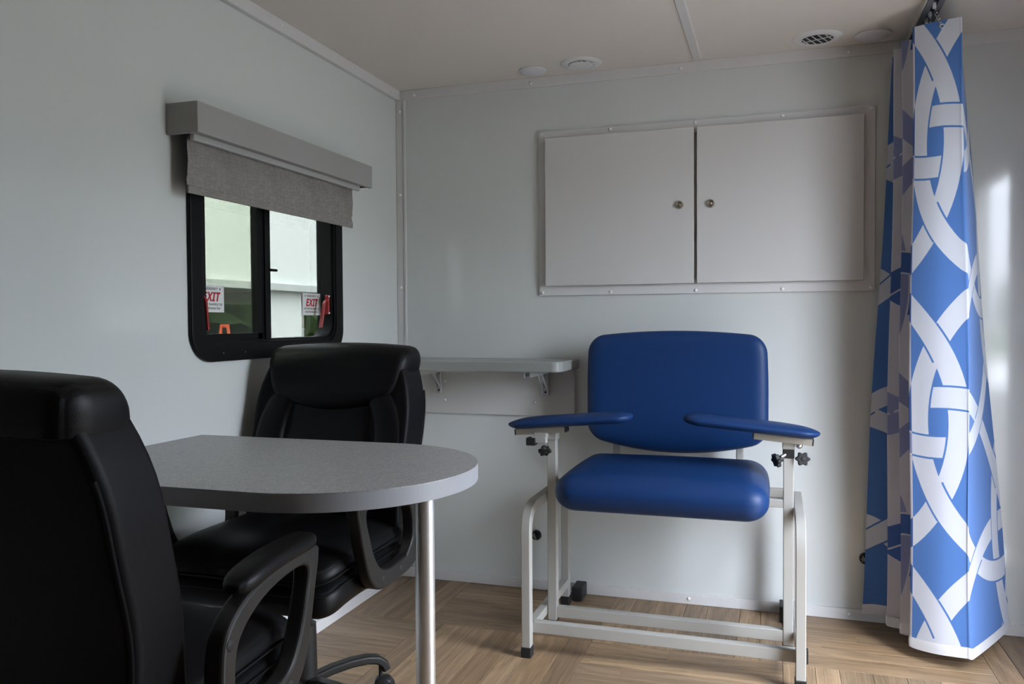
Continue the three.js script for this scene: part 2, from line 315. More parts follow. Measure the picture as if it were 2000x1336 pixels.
// ------------------------------------------------------------------ roller blind
{
  const b = thing('roller_blind', 'grey linen roller blind under a boxed grey pelmet above the window', 'blind', [0, 0, 0]);
  const z0 = 0.411, z1 = 1.362, y0 = 1.561, y1 = 1.641;
  mesh('pelmet', [rbox(0.088, 0.100, y0, y1, z0, z1, 0.001), rbox(0.001, 0.0885, y1 - 0.010, y1, z0, z1, 0.001), rbox(0.001, 0.0885, y0, y1 - 0.01, z1 - 0.010, z1, 0.001), rbox(0.001, 0.0885, y0 + 0.004, y1 - 0.01, z0 + 0.001, z0 + 0.004, 0.001), rbox(0.066, 0.089, y0 + 0.001, y0 + 0.006, z0 + 0.05, z1 - 0.01, 0.001)], M.valance, b);
  mesh('pelmet_lining', box(0.003, 0.086, y0 + 0.003, y1 - 0.011, z0 + 0.0045, z0 + 0.008), M.rawWood, b);
  mesh('roller', at(cyl(0.019, 0.90, 24).rotateX(Math.PI / 2), 0.036, 1.598, 0.905), M.linen, b);
  const g = new THREE.PlaneGeometry(0.871, 0.185, 40, 24), p = g.attributes.position;   // the hanging cloth, with a turned hem
  for (let i = 0; i < p.count; i++) { const s = p.getX(i), y = p.getY(i) + 1.5035, edge = Math.max(0, Math.abs(s) - 0.40) / 0.035, low = Math.max(0, (1.45 - y) / 0.04); p.setXYZ(i, 0.0525 + 0.004 * Math.sin(s * 5) * low * 0.5 - 0.004 * edge * edge * (low > 0 ? 1 : 0) + 0.0012 * Math.cos((y - 1.43) * 90), y, 0.909 - s); }
  g.computeVertexNormals();
  const uv = g.attributes.uv; for (let i = 0; i < uv.count; i++) uv.setXY(i, uv.getX(i) * 0.871, uv.getY(i) * 0.185);
  const g2 = g.clone(); { const q = g2.attributes.position; for (let i = 0; i < q.count; i++) q.setX(i, q.getX(i) - 0.0012); const ix = g2.index.array; for (let i = 0; i < ix.length; i += 3) { const t = ix[i]; ix[i] = ix[i + 1]; ix[i + 1] = t; } g2.computeVertexNormals(); }
  mesh('cloth', [g, g2], M.linen, b);
  mesh('fascia_rail', rbox(0.060, 0.074, 1.546, 1.567, 0.455, 1.345, 0.003, 2), M.fascia, b);
  mesh('hem_bar', rbox(0.0480, 0.0545, 1.4105, 1.4325, 0.474, 1.344, 0.0025), M.linen, b);
}

// ------------------------------------------------------------------ wall cupboard
{
  const c = thing('wall_cupboard', 'wide white two door cupboard set in the wall above the blue chair', 'cupboard');
  const s = roundedRect(0.621, 1.838, 1.170, 1.8135, 0.003); s.holes.push(roundedRect(0.670, 1.785, 1.225, 1.765, 0.003, THREE.Path));
  const fr = mesh('face_frame', [extrude(s, 0.011, 0.0015), box(0.67, 1.785, 1.225, 1.765, 0.0005, 0.002)], M.trim, c);
  caps(fr, [0.633, 0.905, 1.2255, 1.531, 1.826].flatMap((x) => [[x, 1.802, 0.011], [x, 1.1815, 0.011]]), 'z');
  for (const [x0, x1, kx] of [[0.652, 1.2205, 1.168], [1.2315, 1.800, 1.281]]) {
    const d = mesh('door', [rbox(x0, x1, 1.2075, 1.7815, 0.016, 0.034, 0.0015), box(x0 + 0.05, x1 - 0.05, 1.26, 1.73, 0.011, 0.0165)], M.door, c);
    const k = mesh('knob', at(lathe([[0.0001, 0.005], [0.0085, 0.005], [0.0095, 0.0065], [0.0105, 0.010], [0.0125, 0.010], [0.0145, 0.006], [0.0155, 0], [0.0155, -0.001]], 28).rotateX(Math.PI / 2), kx, 1.4975, 0.034), M.nickel, d);
    mesh('knob_button', at(lathe([[0.0001, 0.009], [0.005, 0.0085], [0.0072, 0.006], [0.0072, 0.004]], 20).rotateX(Math.PI / 2), kx, 1.4975, 0.034), M.nickel, k);
  }
}

// ------------------------------------------------------------------ folding wall shelf
{
  const s = thing('folding_shelf', 'grey fold down wall shelf on white brackets in the corner', 'shelf');
  const sh = new THREE.Shape(); sh.moveTo(0.046, 0.016); sh.lineTo(0.780, 0.016); sh.lineTo(0.780, 0.265); sh.absarc(0.745, 0.265, 0.035, 0, Math.PI / 2); sh.lineTo(0.046, 0.30);
  mesh('shelf_board', extrude(sh, 0.038, 0.004).rotateX(Math.PI / 2).translate(0, 0.924, 0), M.shelf, s);
  const bp = mesh('back_board', rbox(0.046, 0.762, 0.695, 0.886, 0.0, 0.015, 0.0015), M.door, s);
  caps(bp, [[0.216, 0.826, 0.015], [0.216, 0.750, 0.015], [0.599, 0.749, 0.015], [0.585, 0.826, 0.015]], 'z');
  for (const x of [0.190, 0.645]) {
    const flat = (a, b, w, t) => sweep([a, b], V(1, 0, 0), w, t, 0.0008);
    const b = mesh('bracket', [rbox(x - 0.013, x - 0.010, 0.778, 0.880, 0.015, 0.032, 0.001), rbox(x + 0.010, x + 0.013, 0.778, 0.880, 0.015, 0.032, 0.001), rbox(x - 0.013, x + 0.013, 0.778, 0.880, 0.0152, 0.0175, 0.001),
      rbox(x - 0.013, x - 0.0105, 0.864, 0.8855, 0.022, 0.270, 0.001), rbox(x + 0.0105, x + 0.013, 0.864, 0.8855, 0.022, 0.270, 0.001), rbox(x - 0.013, x + 0.013, 0.8825, 0.8855, 0.022, 0.270, 0.001)], M.bracket, s);
    mesh('strut', [flat(V(x - 0.008, 0.806, 0.028), V(x - 0.008, 0.872, 0.105), 0.002, 0.012), flat(V(x + 0.008, 0.806, 0.028), V(x + 0.008, 0.872, 0.105), 0.002, 0.012), rod(V(x - 0.0135, 0.806, 0.028), V(x + 0.0135, 0.806, 0.028), 0.003), rod(V(x - 0.0135, 0.872, 0.105), V(x + 0.0135, 0.872, 0.105), 0.003)], M.bracket, b);
    for (const y of [0.79, 0.862]) mesh('bracket_screw', at(cyl(0.0042, 0.002, 14).rotateX(Math.PI / 2), x, y, 0.0185), M.dark, b);
  }
}

// ------------------------------------------------------------------ ceiling fittings
function puck(x, z, r, label) {
  const t = thing('ceiling_light', label, 'light', [x, H, z], 0, 'round ceiling lights');
  mesh('rim', lathe([[r * 0.93, 0], [r, 0], [r, -0.004], [r * 0.95, -0.006], [r * 0.93, -0.004]], 40), M.whitePlastic, t);
  mesh('lens', lathe([[0.0001, -0.016], [r * 0.4, -0.0148], [r * 0.7, -0.0115], [r * 0.88, -0.0075], [r * 0.95, -0.0045]].reverse(), 40), M.lens, t);
}
puck(0.622, 0.093, 0.0525, 'round flat ceiling light beside the closed white vent');
puck(1.820, 0.092, 0.0585, 'round flat ceiling light between the open vent and the curtain');
function vent(x, z, r, open, label) {
  const t = thing('ceiling_vent', label, 'vent', [x, H, z], 0, 'round ceiling vents');
  mesh('flange', lathe([[r * 0.62, -0.003], [r * 0.63, -0.0062], [r * 0.70, -0.0075], [r * 0.85, -0.0062], [r * 0.96, -0.003], [r, -0.0005], [r, 0]].reverse(), 48), M.whitePlastic, t);
  mesh('throat', new THREE.CircleGeometry(r * 0.61, 40).rotateX(Math.PI / 2).translate(0, -0.0045, 0), M.dark, t);
  const n = open ? 5 : 7, ri = r * 0.60, turn = open ? 1.15 : 1.10;
  for (let i = 0; i < n; i++) {
    const o = ((i + 0.5) / n * 2 - 1) * ri, half = Math.sqrt(Math.max(0, ri * ri - o * o)) * 0.97, wd = 2 * ri / n;
    const g = open ? rbox(-half, half, -0.0014, 0.0014, -0.0016, 0.0016, 0.0006) : rbox(-half, half, -0.0014, 0.0014, -wd * 0.49, wd * 0.49, 0.0008);
    mesh('louvre', at(g, 0, open ? -0.0062 : -0.0072, o, open ? 0.3 : 0.10).rotateY(turn), M.whitePlastic, t);
  }
  if (open) mesh('crossbar', at(rbox(-ri, ri, -0.0012, 0.0012, -0.0018, 0.0018, 0.0008), 0, -0.0055, 0).rotateY(turn + Math.PI / 2), M.whitePlastic, t);
}
vent(0.817, 0.117, 0.0785, false, 'round white ceiling vent with its louvres closed');
vent(1.642, 0.120, 0.083, true, 'round white ceiling vent with its louvres open on a dark throat');

// ------------------------------------------------------------------ black wall sockets
function socket(x, y, label) {
  const t = thing('wall_socket', label, 'socket', [x, y, 0]);
  mesh('body', at(lathe([[0.0001, 0.004], [0.012, 0.004], [0.0135, 0.011], [0.0175, 0.012], [0.0195, 0.009], [0.0205, 0]], 32).rotateX(Math.PI / 2), 0, 0, 0.0005), M.rubber, t);
  const f = mesh('contact', at(rbox(-0.0022, 0.0022, -0.016, 0.014, -0.001, 0.001, 0.0008), -0.004, -0.002, 0.014, -0.25, 0, 0.42), M.steel, t);
  mesh('contact_pin', at(rbox(-0.002, 0.002, -0.007, 0.007, -0.001, 0.001, 0.0008), -0.010, -0.004, 0.0125, 0, 0, 0.4), M.nickel, f);
}
socket(0.600, 0.216, 'small black round wall socket between the chair legs');
socket(1.812, 0.223, 'small black round wall socket half hidden by the curtain');

// ------------------------------------------------------------------ table
{
  const t = thing('peninsula_table', 'grey speckled table with rounded end and one metal leg', 'table', [0, 0, 0]);
  const s = new THREE.Shape(), zc = 1.553, r = 0.31, xc = 0.598;
  s.moveTo(0.002, zc - r); s.lineTo(xc, zc - r); s.absarc(xc, zc, r, -Math.PI / 2, Math.PI / 2); s.lineTo(0.002, zc + r);
  mesh('table_top', extrude(s, 0.0015, 0, { curveSegments: 48 }).rotateX(Math.PI / 2).translate(0, 0.763, 0), M.laminate, t);
  mesh('edge_band', extrude(s, 0.0345, 0.0012, { curveSegments: 48 }).rotateX(Math.PI / 2).translate(0, 0.7614, 0), M.edgeBand, t);
  mesh('leg', at(cyl(0.0205, 0.715, 40), 0.808, 0.3695, 1.553), M.satin, t);
  mesh('leg_flange', at(lathe([[0.0205, -0.012], [0.03, -0.006], [0.05, -0.003], [0.05, 0]].reverse(), 32), 0.808, 0.7268, 1.553), M.satin, t);
  mesh('foot', at(cyl(0.025, 0.012, 32), 0.808, 0.006, 1.553), M.rubber, t);
}

// ------------------------------------------------------------------ blood draw chair
{
  const cx = 1.167, t = thing('phlebotomy_chair', 'wide blue padded chair with swing armrests on pale tube frame', 'chair', [0, 0, 0]);
  const xs = [0.755, 1.579], px = [0.7865, 1.5475];
  for (let i = 0; i < 2; i++) {
    const x = xs[i], sgn = i ? 1 : -1;
    const f = mesh('side_frame', sweep(bend([V(x, 0.028, 0.645), V(x, 0.473, 0.645), V(x, 0.473, 0.14), V(x, 0.028, 0.14)], 0.085, 10), V(1, 0, 0), 0.0285, 0.033, 0.0028), M.chairPaint, t);
    for (const z of [0.645, 0.14]) mesh('rubber_foot', rbox(x - 0.0165, x + 0.0165, 0, 0.034, z - 0.019, z + 0.019, 0.003), M.rubber, f);
    mesh('side_rail', rbox(x - 0.0135, x + 0.0135, 0.070, 0.100, 0.157, 0.629, 0.0022, 2), M.chairPaint, t);
    const p = mesh('post', rbox(px[i] - 0.0155, px[i] + 0.0155, 0.052, 0.690, 0.4235, 0.4555, 0.0025, 2), M.chairPaint, t);
    mesh('post_plug', rbox(px[i] - 0.016, px[i] + 0.016, 0.048, 0.0525, 0.4232, 0.4558, 0.001), M.rubber, p);
    for (const y of [0.473, 0.085]) mesh('bolt', at(lathe([[0.0001, 0.004], [0.006, 0.004], [0.0085, 0.002], [0.0085, 0]], 6).rotateX(Math.PI / 2), px[i] + sgn * 0.026, y, 0.4555), M.steel, p);
    mesh('rubber_stop', rbox(x + (i ? -0.056 : 0.016), x + (i ? -0.016 : 0.056), 0.006, 0.058, 0.030, 0.115, 0.003), M.rubber, t);
    mesh('back_tube', rbox((i ? 1.388 : 0.946) - 0.0125, (i ? 1.388 : 0.946) + 0.0125, 0.46, 0.80, 0.098, 0.123, 0.004, 2), M.chairPaint, t);
  }
  const cross = (x0, x1, y, z, h = 0.034) => mesh('cross_rail', rbox(x0, x1, y - h / 2, y + h / 2, z - 0.0145, z + 0.0145, 0.0025, 2), M.chairPaint, t);
  const cr = cross(xs[0] + 0.012, xs[1] + 0.017, 0.0885, 0.612, 0.036); mesh('rail_plug', rbox(xs[1] + 0.0165, xs[1] + 0.0215, 0.070, 0.107, 0.597, 0.627, 0.001), M.rubber, cr);
  cross(px[0] + 0.014, px[1] - 0.014, 0.081, 0.4395, 0.036);
  cross(px[0] + 0.014, px[1] - 0.014, 0.497, 0.4395, 0.026);
  cross(xs[0] + 0.012, xs[1] - 0.012, 0.473, 0.165, 0.030);
  // seat: thick, crowned, front edge rolled
  mesh('seat', softBox(0.650, 0.122, 0.50, [0.07, 0.058, 0.07], { k: 8, m: [18, 2, 14], shape: (v) => {
    const f = v.z / 0.25, u = v.x / 0.325, up = Math.max(0, v.y / 0.061); v.y += up * (0.008 * (1 - u * u) * (1 - f * f) - 0.030 * Math.max(0, f - 0.35) ** 2);
    v.x *= 1 - 0.03 * Math.max(0, -f) ** 2;
  } }).translate(cx, 0.533, 0.430), M.blue, t);
  mesh('backrest', softBox(0.640, 0.402, 0.062, [0.055, 0.06, 0.030], { k: 7, m: [20, 14, 2], shape: (v) => {
    const u = v.x / 0.32, h = v.y / 0.201;
    v.x *= 1 - 0.022 * Math.max(0, h) ** 2 - 0.004;
    v.y += h < 0 ? -0.006 * (1 - u * u) * -h * 4 + 0.028 * u * u * -h : 0.014 * (1 - u * u) * h - 0.006 * u * u * h;
    v.z += 0.018 * u * u + (v.z > 0 ? 0.008 * (1 - u * u) * (1 - h * h) : 0);
  } }).translate(cx, 0.818, 0.150).rotateX(0), M.blue, t);
  // armrests: left one, then right one
  const star = () => { const s = new THREE.Shape(); for (let i = 0; i <= 72; i++) { const a = i / 72 * Math.PI * 2, r = 0.0195 + 0.0030 * Math.cos(a * 6); i ? s.lineTo(r * Math.cos(a), r * Math.sin(a)) : s.moveTo(r, 0); } return join(extrude(s, 0.014, 0.003), cyl(0.009, 0.012, 20).rotateX(Math.PI / 2).translate(0, 0, -0.005), lathe([[0.0001, 0.0155], [0.006, 0.0155], [0.0075, 0.0135]].reverse(), 20).rotateX(Math.PI / 2)); };
  for (const [c, tilt, dir, x] of [[[0.850, 0.7375, 0.455], 0.085, 1, px[0]], [[1.433, 0.7385, 0.455], -0.085, -1, px[1]]]) {
    const L = dir > 0 ? 0.428 : 0.415, T = new THREE.Matrix4().makeRotationZ(tilt).setPosition(...c);
    const pad = softBox(L, 0.040, 0.125, [0.058, 0.0195, 0.058], { k: 8, m: [18, 2, 6], shape: (v) => {
      const u = v.x * dir / (L / 2), k = Math.max(0, (-u - 0.3) / 0.7);    // u: -1 at the outer end, +1 at the inner end
      v.z *= 0.94 + 0.06 * Math.cos(u * 2.2); if (v.y > 0) v.y *= 1 - 0.55 * k * k;
    } }).applyMatrix4(T);
    const a = mesh('armrest', pad, M.blue, t);
    const m0 = -dir * 0.100, bar = (x0, x1, z, y0 = -0.0385) => rbox(m0 + x0, m0 + x1, y0, -0.0185, -z, z, 0.0015).applyMatrix4(T);
    mesh('arm_bracket', bar(-0.086, 0.086, 0.024), M.champagne, a);
    mesh('bracket_plug', bar(-0.090, -0.0855, 0.0245), M.rubber, a);
    mesh('bracket_plug', bar(0.0855, 0.090, 0.0245), M.rubber, a);
    mesh('clamp', [rbox(x - 0.019, x + 0.019, 0.668, 0.694, 0.418, 0.461, 0.003), ...(dir < 0 ? [] : [1]).map(() => rbox(x - dir * 0.030 - 0.022, x - dir * 0.030 + 0.022, 0.676, 0.696, 0.455, 0.486, 0.003))], M.chairPaint, a);
    if (dir > 0) {
      mesh('square_plug', rbox(x - 0.078, x - 0.046, 0.652, 0.678, 0.462, 0.496, 0.003), M.rubber, a);
      mesh('clamp_arm', rbox(x - 0.060, x - 0.010, 0.660, 0.683, 0.464, 0.490, 0.003), M.chairPaint, a);
      mesh('star_knob', at(star(), x - 0.016, 0.640, 0.486, 0.75, 0.55, 0), M.rubber, a);
    } else {
      mesh('square_plug', rbox(x - 0.0175, x + 0.0175, 0.640, 0.672, 0.421, 0.4585, 0.003), M.rubber, a);
      mesh('pivot_bolt', at(lathe([[0.0001, 0.030], [0.006, 0.0285], [0.010, 0.025], [0.010, 0]], 20).rotateX(Math.PI / 2), x + 0.031, 0.683, 0.440), M.steel, a);
      mesh('star_knob', at(star(), x + 0.040, 0.640, 0.452, -0.1, 0.15, 0), M.rubber, a);
      mesh('star_knob', at(star(), x - 0.030, 0.638, 0.478, 0.25, -1.05, 0), M.rubber, a);
      mesh('knob_stem', rod(V(x - 0.030, 0.64, 0.47), V(x - 0.008, 0.652, 0.452), 0.006), M.steel, a);
    }
  }
}

// ------------------------------------------------------------------ office chairs
function officeChair(label, o, turn) {
  const t = thing('office_chair', label, 'chair', [o[0], 0, o[1]], turn, 'black leather office chairs at the table');
  // five star base with casters
  const base = mesh('base', [cyl(0.040, 0.07, 28, 0.034).translate(0, 0.105, 0), cyl(0.045, 0.02, 28).translate(0, 0.075, 0)], M.plastic, t);
  for (let i = 0; i < 5; i++) {
    const a = i * Math.PI * 2 / 5 + 1.19, d = V(Math.sin(a), 0, Math.cos(a)), B = V(d.z, 0, -d.x), P = (r, y) => V(d.x * r, y, d.z * r);
    mesh('base_leg', sweep([P(0.02, 0.098), P(0.08, 0.111), P(0.135, 0.117), P(0.18, 0.116), P(0.212, 0.109), P(0.232, 0.094), P(0.239, 0.076)], B, 0.034, 0.024, 0.007), M.plastic, base);
    const c = mesh('caster', [at(cyl(0.025, 0.017, 24).rotateZ(Math.PI / 2), 0.011, 0.025, -0.014), at(cyl(0.025, 0.017, 24).rotateZ(Math.PI / 2), -0.011, 0.025, -0.014), at(softBox(0.046, 0.04, 0.05, [0.012, 0.018, 0.02], { k: 4, m: [2, 2, 2] }), 0, 0.038, -0.008), cyl(0.0055, 0.04, 12).translate(0, 0.066, 0)], M.rubber, t);
    c.position.set(d.x * 0.224, 0.0, d.z * 0.224); c.rotation.y = a * 1.7 + 0.9;
  }
  mesh('gas_column', [cyl(0.037, 0.13, 28, 0.035).translate(0, 0.19, 0), cyl(0.024, 0.12, 24).translate(0, 0.30, 0)], M.plastic, t);
  mesh('tilt_mechanism', rbox(-0.09, 0.09, 0.345, 0.392, -0.13, 0.13, 0.012, 2), M.plastic, t);
  // seat: base cushion, upper pad and a soft front roll
  const seat = mesh('seat', softBox(0.52, 0.090, 0.50, [0.05, 0.04, 0.07], { k: 6, m: [12, 2, 12], shape: (v) => { const f = v.z / 0.25; if (f > 0.3) v.y -= 0.020 * (f - 0.3) ** 2 * 2; v.x *= 1 - 0.04 * Math.max(0, -f); } }).translate(0, 0.437, 0.055), M.leather, t);
  mesh('seat_pad', softBox(0.50, 0.075, 0.47, [0.07, 0.036, 0.08], { k: 6, m: [14, 2, 12], shape: (v) => { const f = v.z / 0.235, u = v.x / 0.25; if (v.y > 0) v.y += 0.010 * (1 - u * u) * (1 - f * f) + 0.004 * Math.cos(u * 9) * (1 - u * u); if (f > 0.3) v.y -= 0.022 * (f - 0.3) ** 2 * 2; } }).translate(0, 0.493, 0.060), M.leather, seat);
  for (const [y, w, d, zz] of [[0.4685, 0.515, 0.49, 0.0555], [0.492, 0.503, 0.474, 0.060]]) mesh('piping', tube(roundedRect(-w / 2, w / 2, -d / 2, d / 2, 0.055).getPoints(6).slice(0, -1).map((p) => V(p.x, y - (p.y > 0.08 ? 0.030 * ((p.y - 0.08) / 0.17) ** 2 : 0), p.y + zz)), 0.0028, 6, 120, true), M.leather, seat);
  // back: reclined slab with wings, head pad over the top, panels on the front
  const lean = (v) => { const k = v.y - 0.46; v.z += -0.115 - 0.20 * k + (k > 0.35 ? -0.10 * (k - 0.35) ** 2 : 0) + 0.05 * Math.exp(-((v.y - 0.62) ** 2) / 0.012) * 0.35; };
  const halfW = (y) => 0.215 + 0.036 * Math.sin(Math.min(1, Math.max(0, (y - 0.42) / 0.36)) * Math.PI / 2) - (y > 0.80 ? 0.055 * ((y - 0.80) / 0.19) ** 2 : 0);
  const slab = (w, h, d, r, y, z, shape, mm = [14, 16, 2]) => softBox(w, h, d, r, { k: 5, m: mm, shape: (v) => { v.y += y; shape?.(v); v.z += z; lean(v); } });
  const back = mesh('backrest', slab(2, 0.555, 0.105, [0.075, 0.05, 0.020], 0.715, -0.035, (v) => { v.x *= halfW(v.y); v.z += 0.030 * (v.x / 0.26) ** 2 * (v.z > 0 ? 1 : 0.2); }), M.leatherBack, t);
  for (const s of [-1, 1]) { const l = []; for (let i = 0; i <= 30; i++) { const v = V(0, 0.47 + 0.40 * i / 30, 0); v.x = s * (halfW(v.y) - 0.006); v.z = -0.0835; lean(v); l.push(v); } mesh('piping', tube(l, 0.0035, 6, 60), M.leatherBack, back); }
  mesh('centre_panel', slab(0.30, 0.42, 0.05, [0.05, 0.05, 0.024], 0.665, 0.008, (v) => { if (v.z > 0) v.z += 0.005 * Math.cos((v.y - 0.665) * 26); }), M.leather, back);
  for (const s of [-1, 1]) mesh('side_panel', slab(0.095, 0.43, 0.05, [0.04, 0.06, 0.024], 0.68, 0.014, (v) => { v.x += s * (0.192 - 0.06 * Math.max(0, (v.y - 0.74) / 0.15) ** 2); v.z += 0.010 * s * v.x / 0.2; }), M.leather, back);
  mesh('head_pad', slab(0.475, 0.200, 0.150, [0.04, 0.06, 0.055], 0.905, -0.026, (v) => { if (v.z < -0.02 && v.y < 0.945) v.y = 0.945 - (0.945 - v.y) * (1 - 0.82 * Math.min(1, (-0.02 - v.z) / 0.03)); const u = v.x / 0.2375, k = (v.y - 0.805) / 0.2; v.y += 0.005 * (1 - u * u) * k + (k < 0.5 ? 0.045 * u * u * (0.5 - k) * 2 : -0.008 * u * u * k); v.x *= 0.76 + 0.24 * Math.min(1, Math.max(0, k) + 0.05) ** 0.6; }), M.leather, back);
  // looped arms
  const loop = new THREE.Shape(), pt = (p, list) => list.forEach(([z, y], i) => (i ? p.lineTo(z, y) : p.moveTo(z, y)));
  const smooth = (l) => new THREE.SplineCurve(l.map(([a, b]) => new THREE.Vector2(a, b)).concat([new THREE.Vector2(...l[0])])).getPoints(90).slice(0, -1).map((p) => [p.x, p.y]);
  pt(loop, smooth([[-0.03, 0.418], [0.06, 0.412], [0.135, 0.418], [0.180, 0.452], [0.208, 0.515], [0.228, 0.58], [0.243, 0.632], [0.232, 0.655], [0.14, 0.660], [0.03, 0.652], [-0.04, 0.634], [-0.085, 0.600], [-0.098, 0.55], [-0.096, 0.48], [-0.075, 0.435]]));
  const hole = new THREE.Path(); pt(hole, smooth([[-0.02, 0.462], [0.06, 0.456], [0.120, 0.466], [0.158, 0.505], [0.183, 0.560], [0.198, 0.610], [0.180, 0.630], [0.11, 0.632], [0.03, 0.620], [-0.03, 0.594], [-0.055, 0.56], [-0.056, 0.50]])); loop.holes.push(hole);
  for (const s of [-1, 1]) {
    const a = mesh('arm', extrude(loop, 0.034, 0.007, { bevelSegments: 3 }).rotateY(-Math.PI / 2).translate(s > 0 ? 0.304 : -0.270, 0, 0), M.plastic, t);
    mesh('arm_pad', softBox(0.062, 0.034, 0.280, [0.024, 0.015, 0.05], { k: 5, m: [3, 2, 10], shape: (v) => { const f = v.z / 0.14; v.y += 0.004 - 0.014 * Math.max(0, -f) ** 2 - 0.004 * Math.max(0, f) ** 2; v.x *= 1 - 0.12 * f * f; } }).translate(s * 0.287, 0.667, 0.095), M.leather, a);
    for (const [z, y] of [[0.017, 0.437], [0.118, 0.437], [-0.077, 0.585], [-0.077, 0.50]]) mesh('screw_cover', at(lathe([[0.0001, 0.0025], [0.007, 0.0022], [0.0095, 0.0005], [0.0095, 0]], 20).rotateZ(-Math.PI / 2 * s), s * 0.304, y, z), M.plastic, a);
    mesh('arm_mount', rbox(s > 0 ? 0.235 : -0.275, s > 0 ? 0.275 : -0.235, 0.418, 0.452, -0.02, 0.14, 0.004), M.plastic, a);
  }
  return t;
}
officeChair('black leather office chair between the table and the window corner', [0.290, 1.205], 0);
officeChair('black leather office chair on the table side away from the shelf, its back showing', [0.418, 2.052], Math.PI + 0.12);

// ------------------------------------------------------------------ curtain and its track
{
  const t = tag(mesh('curtain_track', [box(1.936, 1.944, H - 0.022, H, 0.012, 2.4), box(1.976, 1.984, H - 0.022, H, 0.012, 2.4), box(1.936, 1.984, H - 0.004, H, 0.012, 2.4), box(1.936, 1.953, H - 0.022, H - 0.0195, 0.012, 2.4), box(1.967, 1.984, H - 0.022, H - 0.0195, 0.012, 2.4)], M.trackGrey), 'slim grey metal curtain track across the ceiling', 'track');
  mesh('track_edge', rbox(1.929, 1.9358, H - 0.020, H, 0.012, 2.4, 0.001), M.trackCream, t);

  const cv = document.createElement('canvas'); cv.width = 2048; cv.height = 1024;      // interlaced rings 0.88 by 0.85 m apart, in two colourings side by side
  const c = cv.getContext('2d'); c.scale(2048 / 2120, 1);
  const GAP = 7, W = 76, P = 1024, PX = 1060, R = P * 0.590;
  const rings = []; for (const [x, y] of [[0, 0], [0.5, 0.5]]) for (let i = -2; i <= 3; i++) for (let j = -2; j <= 2; j++) rings.push([(x + i + 0.0909) * PX, (y + j) * P, x > 0]);
  const arc = (x, y, a0, a1, w, col) => { c.lineCap = 'butt'; c.strokeStyle = col; c.lineWidth = w; c.beginPath(); c.arc(x, y, R, a0, a1); c.stroke(); };
  const weave = (ground, line, bands) => {
    c.fillStyle = ground; c.fillRect(0, 0, 2 * PX, P);
    for (const [x, y] of rings) arc(x, y, 0, 7, W + 2 * GAP, line);
    for (const [x, y, k] of rings) arc(x, y, 0, 7, W, bands[+k]);
    for (const [x, y, k] of rings) {                                             // over and under by turns along each ring
      const cross = [];
      for (const [x2, y2] of rings) { const dx = x2 - x, dy = y2 - y, d = Math.hypot(dx, dy); if (d < 1 || d >= 2 * R) continue; const m = Math.atan2(dy, dx), h = Math.acos(d / 2 / R), w = Math.min(0.30, 1.12 * (W / 2 + GAP) / R / Math.abs(Math.sin(2 * Math.asin(d / 2 / R)))); for (const s of [-1, 1]) cross.push([(m + s * h + 4 * Math.PI) % (2 * Math.PI), w]); }
      cross.sort((p, q) => p[0] - q[0]).forEach(([a, w], i) => { if (i % 2) return; arc(x, y, a - w, a + w, W + 2 * GAP, line); arc(x, y, a - w - 0.02, a + w + 0.02, W, bands[+k]); });
    }
  };
  weave('#4e79ba', '#4e79ba', ['#d2d5de', '#d2d5de']);
  c.save(); c.beginPath(); c.rect(0, 0, PX, P); c.clip(); weave('#d2d0d8', '#d2d0d8', ['#8f96c0', '#4669ab']); c.restore();
  const tx = new THREE.CanvasTexture(cv); tx.colorSpace = THREE.SRGBColorSpace; tx.wrapS = tx.wrapT = THREE.RepeatWrapping; tx.repeat.set(1 / 1.76, 1 / 0.85);
  const cloth = std(lin(1, 1, 1), 0.97, { map: tx, transmission: 0.15, thickness: 0 });
  const rv = document.createElement('canvas'); rv.width = 2048; rv.height = P;      // the print showing faintly through the back
  const rc = rv.getContext('2d'); rc.drawImage(cv, 0, 0); rc.globalAlpha = 0.66; rc.fillStyle = '#e4e2ea'; rc.fillRect(0, 0, 2 * PX, P);
  const rt = new THREE.CanvasTexture(rv); rt.colorSpace = THREE.SRGBColorSpace; rt.wrapS = rt.wrapT = THREE.RepeatWrapping; rt.repeat.set(1 / 1.76, 1 / 0.85);
  const reverse = std(lin(1, 1, 1), 0.97, { map: rt, transmission: 0.15, thickness: 0 });
  const hemM = std(lin(0.66, 0.66, 0.68), 0.7);

  // fold lines in plan: [x, z] at the top and at the hem
  const top = [[1.886, 0.050], [2.035, 0.090], [1.880, 0.130], [2.035, 0.172], [1.893, 0.212], [2.040, 0.250], [1.9075, 0.335], [2.030, 0.388], [2.092, 0.040]];
  const bot = [[1.798, 0.052], [2.035, 0.095], [1.866, 0.140], [2.035, 0.180], [1.898, 0.215], [2.040, 0.250], [1.913, 0.300], [2.066, 0.385], [2.246, 0.060]];
  const YT = 1.962, YB = 0.045, NU = 240, NV = 60;
  const plan = (l) => { const pts = []; l.forEach(([x, z], i) => { pts.push(V(x, 0, z)); if (i + 1 < l.length) for (const k of i === 6 ? [0.12, 0.5, 0.95] : i === 7 ? [0.05, 0.5, 0.9] : [0.16, 0.5, 0.84]) pts.push(V(x + (l[i + 1][0] - x) * k, 0, z + (l[i + 1][1] - z) * (i > 5 ? (i === 6 && k < 0.3 ? 0.2 : i === 6 && k === 0.5 ? 0.66 : k) : k < 0.3 ? 0.10 : k > 0.7 ? 0.90 : 0.5))); }); return new THREE.CatmullRomCurve3(pts, false, 'centripetal').getPoints(NU); };
  const A = plan(top), B = plan(bot), pos = [], uv = [], idx = [];
  const len = [0]; for (let i = 1; i <= NU; i++) len.push(len[i - 1] + B[i].distanceTo(B[i - 1]));
  const LENS = [(len[180] + len[210]) / 2, 1.605];      // where two rings meet on the leading fold
